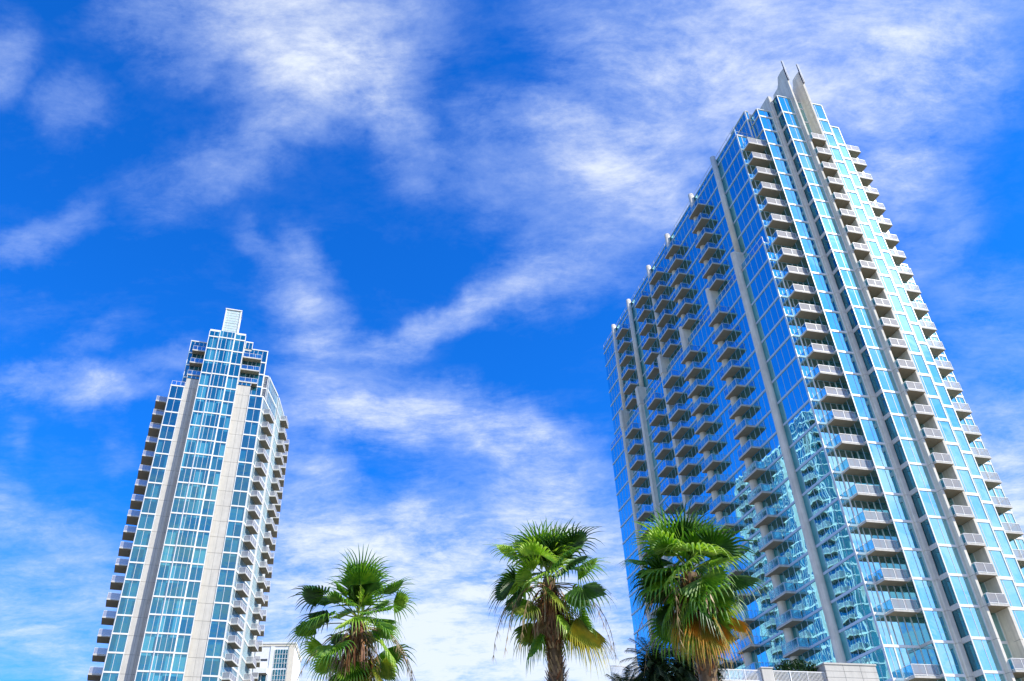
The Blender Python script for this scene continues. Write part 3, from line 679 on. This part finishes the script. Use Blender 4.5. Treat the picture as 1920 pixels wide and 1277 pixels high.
def fan_palm(x, y, hubz, label, seed, lean, tr, yell, n_leaf=48, R_=1.1, skirt=0.6, ymat='fan_yellow', yz=-.35, low=1.0):
    rnd = random.Random(seed)
    t = tag(empty('fan_palm', (x, y, 0)), label, 'palm tree', 'fan palms in a row before the towers')
    hub = Vector((0, 0, hubz))
    # trunk
    m = MB(); pts = []; rad = []
    nst = 26
    for i in range(nst + 1):
        f = i / nst; pts.append((lean * (1 - f) * 1.0, 0, hubz * f)); rad.append((.26 - .08 * f + (.05 if i == 0 else 0)) * tr * (1.0 + .05 * math.sin(i * 2.3)))
    m.tube(pts, rad, 'bark', 14)
    for i in range(420):   # broken leaf bases
        z = hubz - 3.2 + rnd.random() ** .8 * 3.0; a = rnd.uniform(0, 2 * PI); rr = (.19 + .04 * (hubz - z) / 3) * tr
        c = Vector((lean * (1 - z / hubz) + math.cos(a) * rr, math.sin(a) * rr, z)); o = Vector((math.cos(a), math.sin(a), 0)); sdv = Vector((-math.sin(a), math.cos(a), 0))
        up = (Vector((0, 0, 1)) + o * rnd.uniform(.1, .5) + sdv * rnd.uniform(-.5, .5)).normalized(); ln = rnd.uniform(.1, .28)
        w = sdv * rnd.uniform(.02, .045)
        m.face([tuple(c - w), tuple(c + w), tuple(c + up * ln + w * .5 + o * .03), tuple(c + up * ln - w * .5 + o * .03)], rnd.choice(['bark', 'rust_fibre', 'fan_dead']))
    m.build('trunk', t)
    # living crown
    m = MB()
    rings = [(5, 80, .30, 1.18, .20, .25), (8, 58, .62, 1.22, .25, .45), (10, 30, .90, 1.18, .05, .7), (10, 2, 1.02, 1.15, -.15, 1.0), (9, -28, 1.0, 1.12, -.40, 1.35), (6, -55, .8, 1.05, -.65, 1.6)]
    az = rnd.uniform(0, 6)
    for ri, (cnt, el0, pet0, rr0, dz, dr0) in enumerate(rings):
        cnt = max(3, round(cnt * n_leaf / 44 * (low if ri > 3 else 1)))
        for i in range(cnt):
            az += 2 * PI / cnt + rnd.uniform(-.28, .28)
            mt = rnd.choice(['fan_green', 'fan_green', 'fan_lime', 'fan_deep']) if ri < 4 or rnd.random() < .55 else rnd.choice(['fan_old', 'fan_lime'])
            fan_leaf(m, hub + Vector((0, 0, dz)), az, R(el0 + rnd.uniform(-17, 17)), pet0 * rnd.uniform(.6, 1.38), R_ * rr0 * rnd.uniform(.85, 1.1), mt, rnd, droop=dr0 * rnd.uniform(.75, 1.25), spread=rnd.uniform(58, 100), nseg=19, fold=rnd.uniform(-.1, .4))
        az += 1.1
    m.build('crown', t)
    m = MB()
    for (az, el, pet, rr) in yell:
        fan_leaf(m, hub + Vector((0, 0, yz)), R(az), R(el), pet, rr, ymat, rnd, droop=1.3, spread=55, nseg=24)
    m.build('yellowing_leaf', t)
    # rusty inflorescence sheaths and dead leaves under the crown
    m = MB()
    for i in range(int(170 * skirt)):
        a = rnd.uniform(0, 2 * PI); z = hubz - rnd.uniform(.2, 1.0); p = Vector((math.cos(a) * .2, math.sin(a) * .2, z)); d = Vector((math.cos(a), math.sin(a), .3)).normalized()
        w = Vector((-math.sin(a), math.cos(a), 0)) * rnd.uniform(.012, .04); ln = rnd.uniform(.5, 1.5); prev = p; mt = rnd.choice(['rust_fibre', 'rust_fibre', 'fan_dead'])
        for s_ in range(5):
            d = (d + Vector((rnd.uniform(-.15, .15), rnd.uniform(-.15, .15), -.75))).normalized(); q = prev + d * ln / 5; ww = w * (1 - s_ * .12); w2 = w * (1 - (s_ + 1) * .14)
            m.face([tuple(prev - ww), tuple(prev + ww), tuple(q + w2), tuple(q - w2)], mt); prev = q
    for i in range(int(9 * skirt)):
        a = rnd.uniform(0, 2 * PI)
        fan_leaf(m, hub + Vector((0, 0, -.6)), a, R(-50), .5, .8, 'fan_dead' if i % 3 else 'rust_fibre', rnd, droop=2.6, spread=50, nseg=16)
    # long bare flower stalks hanging well below the crown
    for i in range(5):
        a = rnd.uniform(0, 2 * PI); p = hub + Vector((0, 0, -.3)); d = Vector((math.cos(a), math.sin(a), .5)).normalized(); pts = [tuple(p)]
        for s_ in range(9):
            d = (d + Vector((rnd.uniform(-.12, .12), rnd.uniform(-.12, .12), -.33))).normalized(); p = p + d * .34; pts.append(tuple(p))
        m.tube(pts, [.02 - .0017 * j for j in range(10)], 'fan_dead', 5)
        for s_ in range(4, 10):
            for _ in range(5):
                q = Vector(pts[s_]); e = q + Vector((rnd.uniform(-.12, .12), rnd.uniform(-.12, .12), -rnd.uniform(.15, .4))); w = Vector((.006, .006, 0))
                m.face([tuple(q - w), tuple(q + w), tuple(e)], 'fan_dead')
    m.build('dead_fronds', t)
fan_palm(-5.01, 24.89, 9.8, 'leftmost of the three fan palms, beside the low white building, with rusty dead fronds', 11, .02, 1.0, [(-30, -38, 1.0, 1.35), (-50, -60, .7, 1.0)], 44, R_=.98, yz=-.75, low=.6, skirt=1.0)
fan_palm(.75, 24.54, 10.6, 'middle fan palm against open sky, one long yellow frond hanging to the right', 23, .10, 1.05, [(-38, -32, 1.15, 1.9), (-25, -40, 1.0, 1.5)], 46, skirt=.75, yz=-.6, low=.6)
fan_palm(4.98, 24.66, 10.6, 'fan palm in front of the blue glass tower with orange brown dead leaves', 37, .16, 1.3, [(-75, -50, .7, 1.9), (-110, -58, .6, 1.7), (-50, -50, .8, 1.5), (-10, -32, 1.2, 1.1), (-90, -75, .6, 1.6)], 50, R_=1.18, skirt=1.6, ymat='fan_orange', yz=-.6)
# ================================================================== DARK TREES BEHIND
def dark_palm(x, y, h, label, seed, n=26, Lf=2.3, face_dir=None):
    rnd = random.Random(seed)
    t = tag(empty('feather_palm', (x, y, 0)), label, 'palm tree', 'dark feather palms in the shade')
    m = MB(); m.tube([(0, 0, 0), (.1, 0, h * .5), (0, 0, h)], [.22, .18, .15], 'bark', 10); m.build('trunk', t)
    m = MB()
    for i in range(n):
        az = i * 2.4; el = R(80 - 110 * (i / n)); d = Vector((math.cos(az) * math.cos(el), math.sin(az) * math.cos(el), math.sin(el))); p = Vector((0, 0, h)); pts = []
        for s_ in range(12):
            pts.append(p.copy()); p = p + d * Lf / 11; d = (d + Vector((0, 0, -.13))).normalized()
        m.tube([tuple(q) for q in pts], [.03 - .002 * j for j in range(12)], 'shaded_foliage', 4)
        for s_ in range(1, 12):
            tdir = (pts[s_] - pts[s_ - 1]).normalized(); sdv = tdir.cross(Vector((0, 0, 1)))
            if sdv.length < .05: sdv = Vector((1, 0, 0))
            sdv.normalize()
            for sg in (-1, 1):
                for q_ in range(3):
                    b = pts[s_ - 1].lerp(pts[s_], q_ / 3); e = b + (sdv * sg * .8 + tdir * .5 + Vector((0, 0, -.35 + rnd.uniform(-.15, .15)))).normalized() * .55 * (1 - .4 * abs(s_ / 11 - .4)); w = tdir * .03
                    m.face([tuple(b - w), tuple(b + w), tuple(e)], 'shaded_foliage')
    leaf_cloud(m, (0, 0, h - 1.0), 1.2, 1.2, 1.9, 2600, .2, 'shaded_foliage', .1, rnd)
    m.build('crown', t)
for i, (u, a, k, lab, L_) in enumerate([
        (-30.6, -14, -1.1, 'tallest dark feather palm, its crown before the foot of the blue glass tower', 2.6),
        (-33.3, -15, -1.9, 'low dark feather palm between the middle fan palm and the blue glass tower', 2.2),
        (-28.6, -14.5, -1.25, 'dark feather palm half hidden behind the trunk of the right-hand fan palm', 2.4),
        (-26.9, -14, -.95, 'dark feather palm rising just right of the thick fan palm trunk, next to the railing', 2.0)]):
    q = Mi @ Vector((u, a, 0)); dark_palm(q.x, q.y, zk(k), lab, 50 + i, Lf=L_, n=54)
